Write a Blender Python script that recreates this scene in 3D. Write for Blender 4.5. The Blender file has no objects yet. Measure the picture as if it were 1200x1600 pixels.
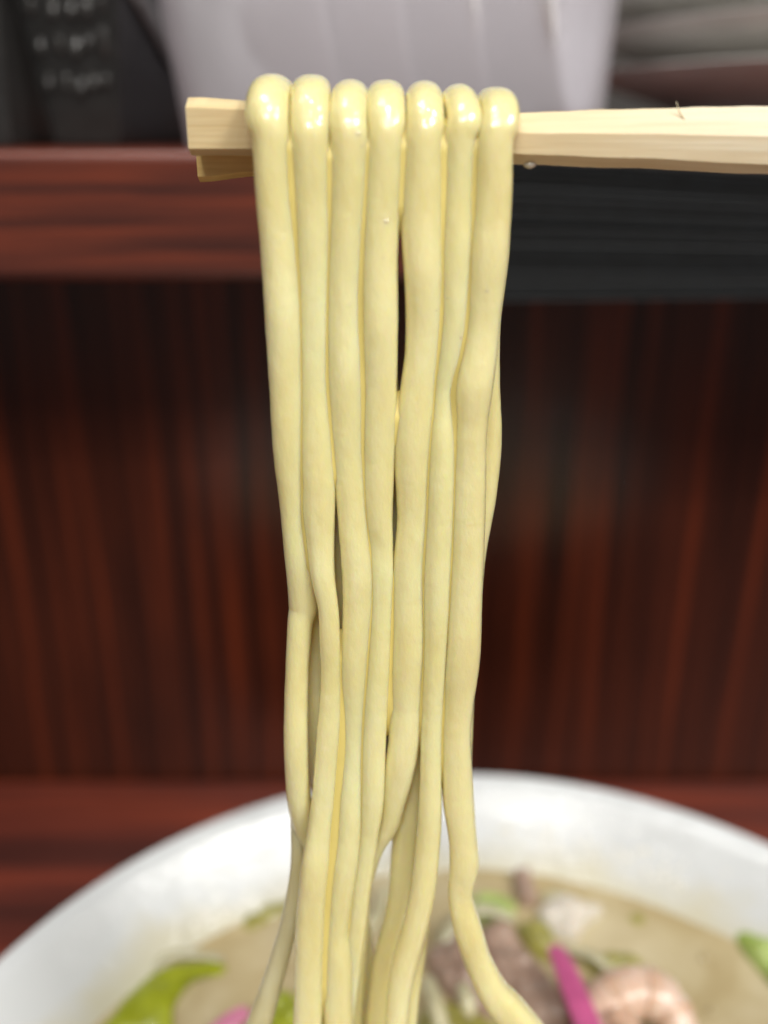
import bpy, bmesh, math, random
from mathutils import Vector, noise
random.seed(7)
S = bpy.context.scene
COL = S.collection

# ------------------------------------------------------------------ camera
F = 1500.0                       # focal length in photo pixels (photo 1200 x 1600)
PITCH = math.radians(22)
SP, CP = math.sin(PITCH), math.cos(PITCH)
CAMZ = 0.247                     # camera height over the table top (metres)
cam = bpy.data.cameras.new('camera'); camo = bpy.data.objects.new('camera', cam); COL.objects.link(camo)
cam.sensor_fit = 'HORIZONTAL'; cam.sensor_width = 36; cam.lens = 45
camo.location = (0, 0, CAMZ); camo.rotation_euler = (math.pi/2 - PITCH, 0, 0)
cam.clip_start = 0.005; cam.clip_end = 20
cam.dof.use_dof = True; cam.dof.focus_distance = 0.135; cam.dof.aperture_fstop = 10
S.camera = camo

# ------------------------------------------------------------------ room light
w = bpy.data.worlds.new('World'); S.world = w; w.use_nodes = True
bg = w.node_tree.nodes['Background']
bg.inputs[0].default_value = (1.0, 0.97, 0.93, 1); bg.inputs[1].default_value = 0.13
def lamp(name, loc, aim, size, power, col=(1, 0.978, 0.94)):
    l = bpy.data.lights.new(name, 'AREA'); l.shape = 'RECTANGLE'; l.size = size[0]; l.size_y = size[1]
    l.energy = power; l.color = col
    o = bpy.data.objects.new(name, l); COL.objects.link(o); o.location = loc
    o.rotation_euler = (Vector(aim) - Vector(loc)).to_track_quat('-Z', 'Y').to_euler()
    return o
lamp('ceiling_lamp', (-0.15, -1.2, 1.5), (0, 0.15, 0.15), (0.5, 0.36), 14)
lamp('ceiling_lamp', (0.95, -0.62, 1.35), (0, 0.15, 0.15), (0.5, 0.40), 18)
lamp('ceiling_lamp', (-0.35, 0.0, 1.75), (0, 0.2, 0.15), (0.4, 0.3), 9)
S.view_settings.view_transform = 'Standard'; S.view_settings.look = 'None'
lamp('ceiling_bulb', (0.12, -0.50, 1.60), (0, 0.15, 0.15), (0.05, 0.05), 3.0)
lamp('ceiling_bulb', (0.55, -0.95, 1.45), (0, 0.15, 0.15), (0.05, 0.05), 3.0)
S.cycles.max_bounces = 24; S.cycles.diffuse_bounces = 16; S.cycles.transparent_max_bounces = 16
S.view_settings.gamma = 1; S.view_settings.exposure = 0.0

# ------------------------------------------------------------------ helpers
def ray(px, py):
    x = (px-600)/F; y = (py-800)/F
    return x, CP - y*SP, SP + y*CP          # right, forward, down (per unit of camera depth)
def on_plane(px, py, y0, s=0.0):            # plane: forward = y0 - s*drop
    x, f, d = ray(px, py); k = y0/(f + s*d)
    return Vector((x*k, f*k, CAMZ - d*k)), k
def at_z(px, py, z):
    x, f, d = ray(px, py); k = (CAMZ - z)/d
    return Vector((x*k, f*k, z)), k

def put(name, verts, faces, mat, parent=None, origin=None, smooth=True):
    o_ = Vector(origin) if origin is not None else Vector((0, 0, 0))
    if parent is not None and origin is None:
        o_ = parent.location.copy()
    me = bpy.data.meshes.new(name)
    me.from_pydata([tuple(Vector(v) - o_) for v in verts], [], faces)
    bm = bmesh.new(); bm.from_mesh(me); bmesh.ops.recalc_face_normals(bm, faces=bm.faces); bm.to_mesh(me); bm.free()
    if smooth:
        me.polygons.foreach_set('use_smooth', [True]*len(me.polygons))
    me.materials.append(mat)
    if smooth == 'auto':
        me.set_sharp_from_angle(angle=math.radians(28))
    o = bpy.data.objects.new(name, me); COL.objects.link(o)
    if parent is None: o.location = o_
    else:
        o.parent = parent; o.location = o_ - parent.location
    return o
def tag(o, label, cat, group=None, kind=None):
    o['label'] = label; o['category'] = cat
    if group: o['group'] = group
    if kind: o['kind'] = kind
    return o
def empty(name, loc):
    o = bpy.data.objects.new(name, None); COL.objects.link(o); o.location = loc; o.empty_display_size = .01
    return o
def bevel(o, wdt, seg=2):
    m = o.modifiers.new('bevel', 'BEVEL'); m.width = wdt; m.segments = seg; m.limit_method = 'ANGLE'
    return o
def box_data(x0, x1, y0, y1, z0, z1):
    v = [(x0,y0,z0),(x1,y0,z0),(x1,y1,z0),(x0,y1,z0),(x0,y0,z1),(x1,y0,z1),(x1,y1,z1),(x0,y1,z1)]
    f = [(0,3,2,1),(4,5,6,7),(0,1,5,4),(1,2,6,5),(2,3,7,6),(3,0,4,7)]
    return v, f

def spline(ctrl, step):
    """Catmull-Rom through tuples (Vector, *floats), resampled at about `step` metres"""
    P = [ctrl[0]] + list(ctrl) + [ctrl[-1]]
    out = []
    def mix(a, b, c, d, t):
        return 0.5*((2*b) + (c-a)*t + (2*a-5*b+4*c-d)*t*t + (3*b-a-3*c+d)*t**3)
    for i in range(1, len(P)-2):
        a, b, c, d = P[i-1:i+3]
        n = max(2, int((c[0]-b[0]).length/step))
        for k in range(n):
            t = k/n
            out.append(tuple(mix(a[j], b[j], c[j], d[j], t) for j in range(len(b))))
    out.append(ctrl[-1])
    for _ in range(1):
        out = [out[0]] + [tuple(out[i-1][j]*.25 + out[i][j]*.5 + out[i+1][j]*.25 for j in range(len(out[i]))) for i in range(1, len(out)-1)] + [out[-1]]
    return out
def sweep(path, seg=20, power=2.3, side=Vector((1,0,0)), wob=0.0, seed=0.0, capround=True):
    """path: list of (pos, half width, half depth)"""
    V, Fc = [], []
    n = len(path)
    for i, (p, a, b) in enumerate(path):
        t = (path[min(i+1, n-1)][0] - path[max(i-1, 0)][0]).normalized()
        s = (side - t*side.dot(t)).normalized(); u = t.cross(s)
        endf = 1.0
        e = min(i, n-1-i)
        if capround and e < 3: endf = (0.55, 0.82, 0.95)[e]
        for k in range(seg):
            th = 2*math.pi*k/seg
            c, sn = math.cos(th), math.sin(th)
            x = math.copysign(abs(c)**(2/power), c); y = math.copysign(abs(sn)**(2/power), sn)
            q = p + s*(x*a*endf) + u*(y*b*endf)
            if wob:
                nz = noise.noise(Vector((q.x*260+seed, q.y*260, q.z*110)))*.6 + noise.noise(Vector((q.x*600+seed, q.y*600, q.z*420)))*.28
                q = p + (q-p)*(1 + wob*nz)
            V.append(q)
    for i in range(n-1):
        for k in range(seg):
            k2 = (k+1) % seg
            Fc.append((i*seg+k, i*seg+k2, (i+1)*seg+k2, (i+1)*seg+k))
    Fc.append(tuple(range(seg))); Fc.append(tuple((n-1)*seg+k for k in range(seg)))
    return V, Fc
def lathe(profile, seg=96):
    V, Fc = [], []
    n = len(profile)
    for (r, z) in profile:
        for k in range(seg):
            a = 2*math.pi*k/seg
            V.append(Vector((r*math.cos(a), r*math.sin(a), z)))
    for i in range(n-1):
        for k in range(seg):
            k2 = (k+1) % seg
            Fc.append((i*seg+k, i*seg+k2, (i+1)*seg+k2, (i+1)*seg+k))
    Fc.append(tuple(range(seg))); Fc.append(tuple((n-1)*seg+k for k in range(seg)))
    return V, Fc
def smooth_profile(pts, n=5):
    P = [pts[0]]+list(pts)+[pts[-1]]; out = []
    for i in range(1, len(P)-2):
        a, b, c, d = [Vector(q) for q in P[i-1:i+3]]
        for k in range(n):
            t = k/n
            out.append(tuple(0.5*((2*b)+(c-a)*t+(2*a-5*b+4*c-d)*t*t+(3*b-a-3*c+d)*t**3)))
    out.append(tuple(pts[-1])); return out

# ------------------------------------------------------------------ materials
def mat(name):
    m = bpy.data.materials.new(name); m.use_nodes = True
    nt = m.node_tree; return m, nt, nt.nodes['Principled BSDF']
def N(nt, t, **kw):
    n = nt.nodes.new(t)
    for k, v in kw.items(): setattr(n, k, v)
    return n
def mapping(nt, scale, coord='Object'):
    tc = N(nt, 'ShaderNodeTexCoord'); mp = N(nt, 'ShaderNodeMapping'); mp.inputs['Scale'].default_value = scale
    nt.links.new(tc.outputs[coord], mp.inputs[0]); return mp
def noise_tex(nt, mp, scale, detail=4, rough=.55, dist=0):
    n = N(nt, 'ShaderNodeTexNoise'); n.inputs['Scale'].default_value = scale; n.inputs['Detail'].default_value = detail
    n.inputs['Roughness'].default_value = rough; n.inputs['Distortion'].default_value = dist
    nt.links.new(mp.outputs[0], n.inputs['Vector']); return n
def ramp(nt, src, stops):
    r = N(nt, 'ShaderNodeValToRGB'); el = r.color_ramp.elements
    while len(el) < len(stops): el.new(0.5)
    for e, (p, c) in zip(el, stops):
        e.position = p; e.color = (*c, 1)
    nt.links.new(src, r.inputs[0]); return r
def bump(nt, bs, src, strength, dist):
    b = N(nt, 'ShaderNodeBump'); b.inputs['Strength'].default_value = strength; b.inputs['Distance'].default_value = dist
    nt.links.new(src, b.inputs['Height']); nt.links.new(b.outputs[0], bs.inputs['Normal']); return b

def simple(name, col, rough=.4, spec=.5, var=.12, scale=200, sss=0, rad=(1,.6,.4), sscale=.002, coat=0, bmp=0, bscale=400, col2=None):
    m, nt, b = mat(name)
    mp = mapping(nt, (1,1,1))
    n = noise_tex(nt, mp, scale, 4)
    c2 = col2 or tuple(c*(1-var*2) for c in col)
    r = ramp(nt, n.outputs['Fac'], [(.32, c2), (.68, tuple(min(1, c*(1+var)) for c in col))])
    nt.links.new(r.outputs[0], b.inputs['Base Color'])
    b.inputs['Roughness'].default_value = rough; b.inputs['Specular IOR Level'].default_value = spec
    if sss:
        b.inputs['Subsurface Weight'].default_value = sss; b.inputs['Subsurface Radius'].default_value = rad
        b.inputs['Subsurface Scale'].default_value = sscale
    if coat:
        b.inputs['Coat Weight'].default_value = coat; b.inputs['Coat Roughness'].default_value = .06
    if bmp:
        n2 = noise_tex(nt, mp, bscale, 3); bump(nt, b, n2.outputs['Fac'], bmp, .001)
    return m

def wood_red(name, axis, dark=(.011,.0042,.0032), mid=(.034,.0085,.005), light=(.15,.023,.008), rough=.34, stops=(.38,.52,.70), across=95, along=4):
    m, nt, b = mat(name)
    lo, hi = 3.0, 120.0
    sc = [hi, hi, hi]; sc['XYZ'.index(axis)] = lo
    tc = N(nt, 'ShaderNodeTexCoord')
    # gentle drift of the grain
    wn = N(nt, 'ShaderNodeTexNoise'); wn.inputs['Scale'].default_value = 9; wn.inputs['Detail'].default_value = 2
    nt.links.new(tc.outputs['Object'], wn.inputs['Vector'])
    sub = N(nt, 'ShaderNodeVectorMath', operation='SUBTRACT'); sub.inputs[1].default_value = (.5,.5,.5)
    nt.links.new(wn.outputs['Color'], sub.inputs[0])
    scl = N(nt, 'ShaderNodeVectorMath', operation='SCALE'); scl.inputs['Scale'].default_value = .0045
    nt.links.new(sub.outputs[0], scl.inputs[0])
    add = N(nt, 'ShaderNodeVectorMath', operation='ADD')
    nt.links.new(tc.outputs['Object'], add.inputs[0]); nt.links.new(scl.outputs[0], add.inputs[1])
    def stretched(across, along, detail, rough_):
        v = [across]*3; v['XYZ'.index(axis)] = along
        mp = N(nt, 'ShaderNodeMapping'); mp.inputs['Scale'].default_value = v
        nt.links.new(add.outputs[0], mp.inputs[0])
        t = N(nt, 'ShaderNodeTexNoise'); t.inputs['Scale'].default_value = 1; t.inputs['Detail'].default_value = detail
        t.inputs['Roughness'].default_value = rough_
        nt.links.new(mp.outputs[0], t.inputs['Vector']); return t
    a = stretched(across, along, 4, .6); c = stretched(across*5, along*2, 4, .6)
    mx = N(nt, 'ShaderNodeMix'); mx.data_type = 'FLOAT'; mx.inputs[0].default_value = .3
    nt.links.new(a.outputs['Fac'], mx.inputs[2]); nt.links.new(c.outputs['Fac'], mx.inputs[3])
    r = ramp(nt, mx.outputs[0], [(stops[0], dark), (stops[1], mid), (stops[2], light)])
    nt.links.new(r.outputs[0], b.inputs['Base Color'])
    b.inputs['Roughness'].default_value = rough; b.inputs['Specular IOR Level'].default_value = .5
    bump(nt, b, c.outputs['Fac'], .06, .0004)
    return m

def wood_pale(name, a, c_, scale=1.0):
    m, nt, b = mat(name)
    mp = mapping(nt, (12*scale, 1100*scale, 1100*scale))
    n = noise_tex(nt, mp, 1, 4, .6)
    mp2 = mapping(nt, (22, 160, 160)); n2 = noise_tex(nt, mp2, 1, 3)
    mx = N(nt, 'ShaderNodeMix'); mx.data_type = 'FLOAT'; mx.inputs[0].default_value = .4
    nt.links.new(n.outputs['Fac'], mx.inputs[2]); nt.links.new(n2.outputs['Fac'], mx.inputs[3])
    r = ramp(nt, mx.outputs[0], [(.34, c_), (.6, a)])
    tcg = N(nt, 'ShaderNodeTexCoord'); sx = N(nt, 'ShaderNodeSeparateXYZ'); nt.links.new(tcg.outputs['Object'], sx.inputs[0])
    mr = N(nt, 'ShaderNodeMapRange'); mr.inputs['From Min'].default_value = .030; mr.inputs['From Max'].default_value = .075
    nt.links.new(sx.outputs['X'], mr.inputs['Value'])
    wet = N(nt, 'ShaderNodeMix'); wet.data_type = 'RGBA'; wet.blend_type = 'MULTIPLY'
    inv = N(nt, 'ShaderNodeMath', operation='SUBTRACT'); inv.inputs[0].default_value = 1; nt.links.new(mr.outputs[0], inv.inputs[1])
    nt.links.new(inv.outputs[0], wet.inputs[0]); nt.links.new(r.outputs[0], wet.inputs[6]); wet.inputs[7].default_value = (.97,.88,.68,1)
    nt.links.new(wet.outputs[2], b.inputs['Base Color'])
    mr2 = N(nt, 'ShaderNodeMapRange'); mr2.inputs['From Min'].default_value = .030; mr2.inputs['From Max'].default_value = .075
    mr2.inputs['To Min'].default_value = .26; mr2.inputs['To Max'].default_value = .55
    nt.links.new(sx.outputs['X'], mr2.inputs['Value']); nt.links.new(mr2.outputs[0], b.inputs['Roughness'])
    b.inputs['Subsurface Weight'].default_value = .15; b.inputs['Subsurface Radius'].default_value = (1,.6,.3); b.inputs['Subsurface Scale'].default_value = .001
    bump(nt, b, n.outputs['Fac'], .22, .0003)
    return m

def noodle_mat(name, col, sss=.8, rad=(1,.70,.20), scale=.0034, trans=0.0):
    m, nt, b = mat(name)
    mp = mapping(nt, (1, 1, .35)); n = noise_tex(nt, mp, 160, 4)
    r = ramp(nt, n.outputs['Fac'], [(.3, (col[0]*.93, col[1]*.89, col[2]*.74)), (.7, tuple(min(1, c*1.05) for c in col))])
    nt.links.new(r.outputs[0], b.inputs['Base Color'])
    b.inputs['Subsurface Weight'].default_value = sss; b.inputs['Subsurface Radius'].default_value = rad; b.inputs['Subsurface Scale'].default_value = scale
    b.inputs['Roughness'].default_value = .5; b.inputs['Specular IOR Level'].default_value = .6
    b.inputs['Transmission Weight'].default_value = trans
    b.inputs['Coat Weight'].default_value = 1; b.inputs['Coat Roughness'].default_value = .05; b.inputs['Coat IOR'].default_value = 1.5
    mp2 = mapping(nt, (1,1,.55))
    n2 = noise_tex(nt, mp2, 620, 4, .62)
    bump(nt, b, n2.outputs['Fac'], .45, .0005)
    mp3 = mapping(nt, (1,1,.7)); n3 = noise_tex(nt, mp3, 1000, 1, .5)
    b2 = N(nt, 'ShaderNodeBump'); b2.inputs['Strength'].default_value = .55; b2.inputs['Distance'].default_value = .0003
    nt.links.new(n3.outputs['Fac'], b2.inputs['Height']); nt.links.new(b2.outputs[0], b.inputs['Coat Normal'])
    return m

M = {}
M['noodle'] = noodle_mat('noodle_dough', (.83, .765, .425))
M['noodle_pale'] = noodle_mat('noodle_dough_soaked', (.76, .70, .44), rad=(1,.85,.5), sss=.6, trans=.3)
M['panel'] = wood_red('red_laminate_vertical', 'Z', dark=(.021,.0066,.0042), mid=(.060,.0138,.0066), light=(.20,.033,.0095), rough=.24, across=165, along=2.4, stops=(.37,.51,.70))
M['board'] = wood_red('red_laminate_horizontal', 'X', dark=(.028,.011,.010), mid=(.11,.027,.0165), light=(.25,.049,.021), rough=.36, stops=(.37,.5,.68), across=190, along=6)
M['table'] = wood_red('red_laminate_table', 'X', dark=(.06,.017,.013), mid=(.13,.028,.018), light=(.28,.052,.024), rough=.4, stops=(.36,.5,.68), across=70, along=5)
M['stick'] = wood_pale('chopstick_wood', (.83,.74,.55), (.70,.57,.37))
M['stick2'] = wood_pale('chopstick_wood_wet', (.82,.66,.35), (.70,.52,.23))
M['porcelain'] = simple('white_porcelain', (.77,.785,.785), rough=.28, var=.01, scale=30, spec=.5, bmp=.15, bscale=260)
def glazed_bowl():
    m, nt, b = mat('white_porcelain')
    tc = N(nt, 'ShaderNodeTexCoord'); sx = N(nt, 'ShaderNodeSeparateXYZ'); nt.links.new(tc.outputs['Object'], sx.inputs[0])
    mp = mapping(nt, (1,1,1)); n = noise_tex(nt, mp, 48, 5, .6, .4)
    ad = N(nt, 'ShaderNodeMath', operation='MULTIPLY_ADD'); ad.inputs[1].default_value = -.022
    nt.links.new(n.outputs['Fac'], ad.inputs[0]); nt.links.new(sx.outputs['Z'], ad.inputs[2])
    mr = N(nt, 'ShaderNodeMapRange'); mr.inputs['From Min'].default_value = .0365; mr.inputs['From Max'].default_value = .0445
    mr.inputs['To Min'].default_value = 1; mr.inputs['To Max'].default_value = 0
    nt.links.new(ad.outputs[0], mr.inputs['Value'])
    mx = N(nt, 'ShaderNodeMix'); mx.data_type = 'RGBA'; nt.links.new(mr.outputs[0], mx.inputs[0])
    mx.inputs[6].default_value = (.665,.685,.69,1); mx.inputs[7].default_value = (.63,.60,.47,1)
    nt.links.new(mx.outputs[2], b.inputs['Base Color'])
    b.inputs['Roughness'].default_value = .3
    n2 = noise_tex(nt, mp, 330, 2)
    b.inputs['Coat Weight'].default_value = 1; b.inputs['Coat Roughness'].default_value = .03
    b2 = N(nt, 'ShaderNodeBump'); b2.inputs['Strength'].default_value = .8; b2.inputs['Distance'].default_value = .0011
    nt.links.new(n2.outputs['Fac'], b2.inputs['Height']); nt.links.new(b2.outputs[0], b.inputs['Coat Normal'])
    return m
M['porcelain'] = glazed_bowl()
M['black_board'] = simple('black_stain', (.0042,.0052,.0062), rough=.5, var=.25, scale=300, spec=.2)
M['black_plastic'] = simple('black_plastic', (.030,.030,.029), rough=.3, var=.1)
M['grey_plastic'] = simple('smoky_plastic', (.26,.25,.24), rough=.3, var=.1)
M['nub'] = simple('worn_glossy_plastic', (.055,.053,.05), rough=.15, var=.1)
M['dish'] = simple('white_glaze', (.87,.85,.86), rough=.42, var=.02)
M['grey_dish'] = simple('grey_glaze', (.80,.79,.75), rough=.3, var=.06, scale=60)
M['backwall'] = simple('dark_kitchen_wall', (.06,.055,.05), rough=.7, var=.1, scale=12)

def frosted():
    m, nt, b = mat('frosted_plastic')
    b.inputs['Base Color'].default_value = (.86,.84,.86,1); b.inputs['Roughness'].default_value = .42
    tr = N(nt, 'ShaderNodeBsdfTransparent'); tr.inputs[0].default_value = (.94,.94,.96,1)
    tl = N(nt, 'ShaderNodeBsdfTranslucent'); tl.inputs[0].default_value = (.86,.84,.87,1)
    m1 = N(nt, 'ShaderNodeMixShader'); m1.inputs[0].default_value = .4
    nt.links.new(b.outputs[0], m1.inputs[1]); nt.links.new(tl.outputs[0], m1.inputs[2])
    m2 = N(nt, 'ShaderNodeMixShader'); m2.inputs[0].default_value = .62
    nt.links.new(m1.outputs[0], m2.inputs[1]); nt.links.new(tr.outputs[0], m2.inputs[2])
    nt.links.new(m2.outputs[0], nt.nodes['Material Output'].inputs[0])
    return m
M['frosted'] = frosted()
def clear(name, col=(1,.98,.93)):
    m, nt, b = mat(name)
    b.inputs['Base Color'].default_value = (*col, 1); b.inputs['Roughness'].default_value = .03
    b.inputs['IOR'].default_value = 1.40; b.inputs['Transmission Weight'].default_value = .0
    b.inputs['Coat Weight'].default_value = 1; b.inputs['Coat Roughness'].default_value = .03
    return m
M['drop'] = clear('broth_drop', (.80,.78,.70))
M['crevice_gold'] = simple('crevice_shade', (.74,.61,.19), rough=.45, var=.04, scale=120)  # colour stands in for the golden shade between strands
M['noodle_glint'] = clear('noodle_glint', (.76,.68,.40))
M['soup_bubble'] = clear('soup_bubble', (.46,.37,.2))
def broth():
    m, nt, b = mat('cloudy_broth')
    mp = mapping(nt, (1,1,1)); n = noise_tex(nt, mp, 38, 5, .6, .6)
    r = ramp(nt, n.outputs['Fac'], [(.3, (.40,.31,.155)), (.5, (.49,.40,.23)), (.72, (.61,.53,.35))])
    nt.links.new(r.outputs[0], b.inputs['Base Color'])
    b.inputs['Roughness'].default_value = .12
    n2 = noise_tex(nt, mp, 150, 3); bump(nt, b, n2.outputs['Fac'], .25, .0014)
    b.inputs['Coat Weight'].default_value = .8; b.inputs['Coat Roughness'].default_value = .03
    return m
M['broth'] = broth()
M['cabbage'] = simple('cabbage_green', (.31,.34,.012), rough=.38, var=.15, scale=90, sss=.15, rad=(.6,1,.2), coat=.12, col2=(.24,.27,.01))
M['cabbage_pale'] = simple('cabbage_pale', (.45,.52,.2), rough=.3, var=.15, scale=110, sss=.3, coat=.4, col2=(.28,.38,.07))
M['cabbage_dull'] = simple('cabbage_dull', (.33,.30,.07), rough=.3, var=.15, scale=130, coat=.4)
M['onion'] = simple('onion', (.50,.47,.31), rough=.25, var=.1, scale=150, sss=.4, coat=.5)
M['sprout'] = simple('bean_sprout', (.56,.52,.33), rough=.25, var=.1, scale=150, sss=.5, coat=.5)
M['pork'] = simple('boiled_pork', (.36,.25,.19), rough=.38, var=.2, scale=180, sss=.2, rad=(1,.4,.3), coat=.25, bmp=.25, bscale=300, col2=(.26,.17,.125))
M['squid'] = simple('squid', (.68,.62,.53), rough=.3, var=.06, scale=120, sss=.4, coat=.3)
M['pink'] = simple('pink_fishcake', (.60,.12,.29), rough=.35, var=.1, scale=170, sss=.3, rad=(1,.3,.5), coat=.2)
M['pink_pale'] = simple('pink_fishcake_pale', (.66,.24,.37), rough=.35, var=.1, scale=170, sss=.3, rad=(1,.3,.5), coat=.2)
M['shrimp'] = simple('shrimp_flesh', (.77,.59,.48), rough=.3, var=.06, scale=150, sss=.4, rad=(1,.5,.3), coat=.3, col2=(.70,.46,.33))
M['shrimp_orange'] = simple('shrimp_orange', (.72,.47,.33), rough=.3, var=.15, scale=200, sss=.3, rad=(1,.4,.2), coat=.4)

# ------------------------------------------------------------------ setting: table, back panel, shelf, wall behind
WALL_Y = 0.322; SHELF_Y = 0.250
SH_TOP = CAMZ - 0.0062; SH_BOT = CAMZ - 0.0372
v, f = box_data(-.75, .75, -.35, WALL_Y-.001, -.03, 0)
tag(bevel(put('table', v, f, M['table'], origin=(0,0,0), smooth=False), .002), 'dark red wood grain table top under the white bowl', 'table')
v, f = box_data(-.75, .75, WALL_Y, WALL_Y+.02, -.03, SH_BOT-.0005)
tag(put('back_panel', v, f, M['panel'], origin=(0, WALL_Y, 0), smooth=False), 'dark red upright panel with vertical wood grain behind the noodles', 'wall panel')
v, f = box_data(-.75, .75, SHELF_Y, .56, SH_BOT, SH_TOP)
tag(bevel(put('shelf', v, f, M['board'], origin=(0, SHELF_Y, SH_BOT), smooth=False), .0018, 3), 'red brown wooden shelf board with horizontal grain above the panel', 'shelf')
v, f = box_data(-1.2, 1.2, .561, .60, -.03, 1.1)
tag(put('kitchen_wall', v, f, M['backwall'], origin=(0, .58, 0), smooth=False), 'dim dark wall behind the dishes on the shelf', 'wall')

# black ridged board fixed over the front of the shelf at the right
def black_board():
    yb = SHELF_Y - .0002
    yf = SHELF_Y - .011
    zt, zb = CAMZ - .0078, CAMZ - .0405
    n = 64; prof = []
    for i in range(n+1):
        z = zt + (zb-zt)*i/n
        prof.append((yf + (random.random()**2)*.0005, z))
        prof.append((yf + .00015 + random.random()*.0002, z + (zb-zt)/n*.55))
    prof = prof[:-1]
    xs = [.018 + i*.0185 for i in range(26)]
    V = []; Fc = []
    for x in xs:
        # the board is not quite straight along its length
        for (y, z) in prof:
            t = (z-zb)/(zt-zb)
            V.append((x, y, z + t*(-.060*max(0, x-.03))*1.0 + (1-t)*.012*(x-.03)))
        V.append((x, yb, zb + .012*(x-.03))); V.append((x, yb, zt + .0004))
    m = len(prof)+2
    for i in range(len(xs)-1):
        for k in range(m):
            k2 = (k+1) % m
            Fc.append((i*m+k, i*m+k2, (i+1)*m+k2, (i+1)*m+k))
    Fc.append(tuple(range(m))); Fc.append(tuple((len(xs)-1)*m+k for k in range(m)))
    o = put('black_board', V, Fc, M['black_board'], origin=(.25, SHELF_Y-.005, zb), smooth=False)
    return tag(o, 'black board with fine horizontal ridges along the shelf front, under the chopsticks at right', 'board')
black_board()

# ------------------------------------------------------------------ things on the shelf
def shelf_x(px, y, py=150):
    x, fw, d = ray(px, py); return x/fw*y

def bowl_profile(R, H, foot, th, inner=True):
    out = [(foot*.86, .0006), (foot, 0), (foot*1.0, H*.1), (foot*1.35, H*.17), (R*.72, H*.42), (R*.92, H*.78), (R, H*.985)]
    inn = [(R-th*.5, H), (R-th, H*.985), (R*.92-th, H*.8), (R*.72-th, H*.46), (foot*1.2, H*.23), (foot*.5, H*.17), (.001, H*.165)]
    return smooth_profile(out, 5) + smooth_profile(inn, 5)

# frosted tub with white bowls nested on their side
def tub():
    yf, yb = .272, .372
    x0t, x1t = shelf_x(236, yf, 0), shelf_x(977, yf, 0)
    x0b, x1b = shelf_x(284, yf, 230), shelf_x(948, yf, 230)
    ztop = CAMZ + .033; z0 = SH_TOP + .0004; H = .085
    # extend the taper up to the real rim
    zref0, zref1 = CAMZ - .008, CAMZ + .030
    k = (z0 + H - zref0)/(zref1 - zref0)
    X0, X1 = x0b + (x0t-x0b)*k, x1b + (x1t-x1b)*k
    root = empty('plastic_tub', ((x0b+x1b)/2, (yf+yb)/2, z0))
    def ring(a0, a1, b0, b1, z, r=.010, n=6):
        pts = []
        for cx, cy, st in ((a1-r, b1-r, 0), (a0+r, b1-r, 1), (a0+r, b0+r, 2), (a1-r, b0+r, 3)):
            for i in range(n+1):
                an = math.pi/2*(st + i/n); pts.append(Vector((cx+r*math.cos(an), cy+r*math.sin(an), z)))
        return pts
    rows = []; steps = 8
    for i in range(steps+1):
        t = i/steps
        rows.append(ring(x0b+(X0-x0b)*t, x1b+(X1-x1b)*t, yf-.004*t, yb+.008*t, z0+H*t))
    th = .0016
    for i in range(steps, -1, -1):
        t = i/steps
        rows.append(ring(x0b+(X0-x0b)*t+th, x1b+(X1-x1b)*t-th, yf-.004*t+th, yb+.008*t-th, z0+max(th, H*t)))
    V = [p for r_ in rows for p in r_]; m = len(rows[0]); Fc = []
    for i in range(len(rows)-1):
        for q in range(m):
            q2 = (q+1) % m; Fc.append((i*m+q, i*m+q2, (i+1)*m+q2, (i+1)*m+q))
    Fc.append(tuple(range(m))); Fc.append(tuple((len(rows)-1)*m+q for q in range(m)))
    put('tub_body', V, Fc, M['frosted'], parent=root)
    # rolled rim
    rim = ring(X0-.003, X1+.003, yf-.007, yb+.011, z0+H); path = [(p, .003, .0022) for p in rim+rim[:1]]
    V, Fc = sweep(path, 10, 2.5, Vector((0,0,1)), capround=False)
    put('tub_rim', V, Fc, M['frosted'], parent=root)
    tag(root, 'frosted translucent plastic tub of white bowls on the shelf, directly behind the draped noodles', 'tub')
    # bowls inside, lying on their side, openings to the right
    names = ['leftmost white bowl lying on its side in the frosted tub', 'second white bowl from the left inside the frosted tub',
             'third white bowl from the left inside the frosted tub', 'rightmost white bowl inside the frosted tub, its dark opening to the right']
    prof = bowl_profile(.036, .030, .016, .0025)
    V0, F0 = lathe(prof, 56)
    me = None
    for i in range(4):
        px = (395, 515, 630, 745)[i]
        x = shelf_x(px, .30)
        if me is None:
            o = put('white_bowl', V0, F0, M['dish'], origin=(0,0,0)); me = o.data
        else:
            o = bpy.data.objects.new('white_bowl', me); COL.objects.link(o)
        o.location = (x, .315 - .001*i, z0 + .0385)
        o.rotation_euler = (0, math.radians(87), math.radians(-12 - 3*i))
        tag(o, names[i], 'bowl', 'white bowls inside the tub')
tub()

# stack of grey bowls at the right
def grey_stack():
    R = .120
    cx, cy = .195, .385
    prof = bowl_profile(R, .0240, .062, .0040)
    V0, F0 = lathe(prof, 96); me = None
    labels = ['lowest grey bowl of the stack standing on the shelf at right', 'second grey bowl up in the stack at right',
              'topmost grey bowl of the stack at right, cut by the picture edge']
    for i in range(3):
        if me is None:
            o = put('grey_bowl', V0, F0, M['grey_dish'], origin=(0,0,0)); me = o.data
        else:
            o = bpy.data.objects.new('grey_bowl', me); COL.objects.link(o)
        o.location = (cx + (.0006, -.0008, .001, 0)[i], cy, SH_TOP + .0002 + .0128*i)
        o.rotation_euler = (0, 0, i*1.1)
        tag(o, labels[i], 'bowl', 'grey bowls stacked on the shelf')
grey_stack()

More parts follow.
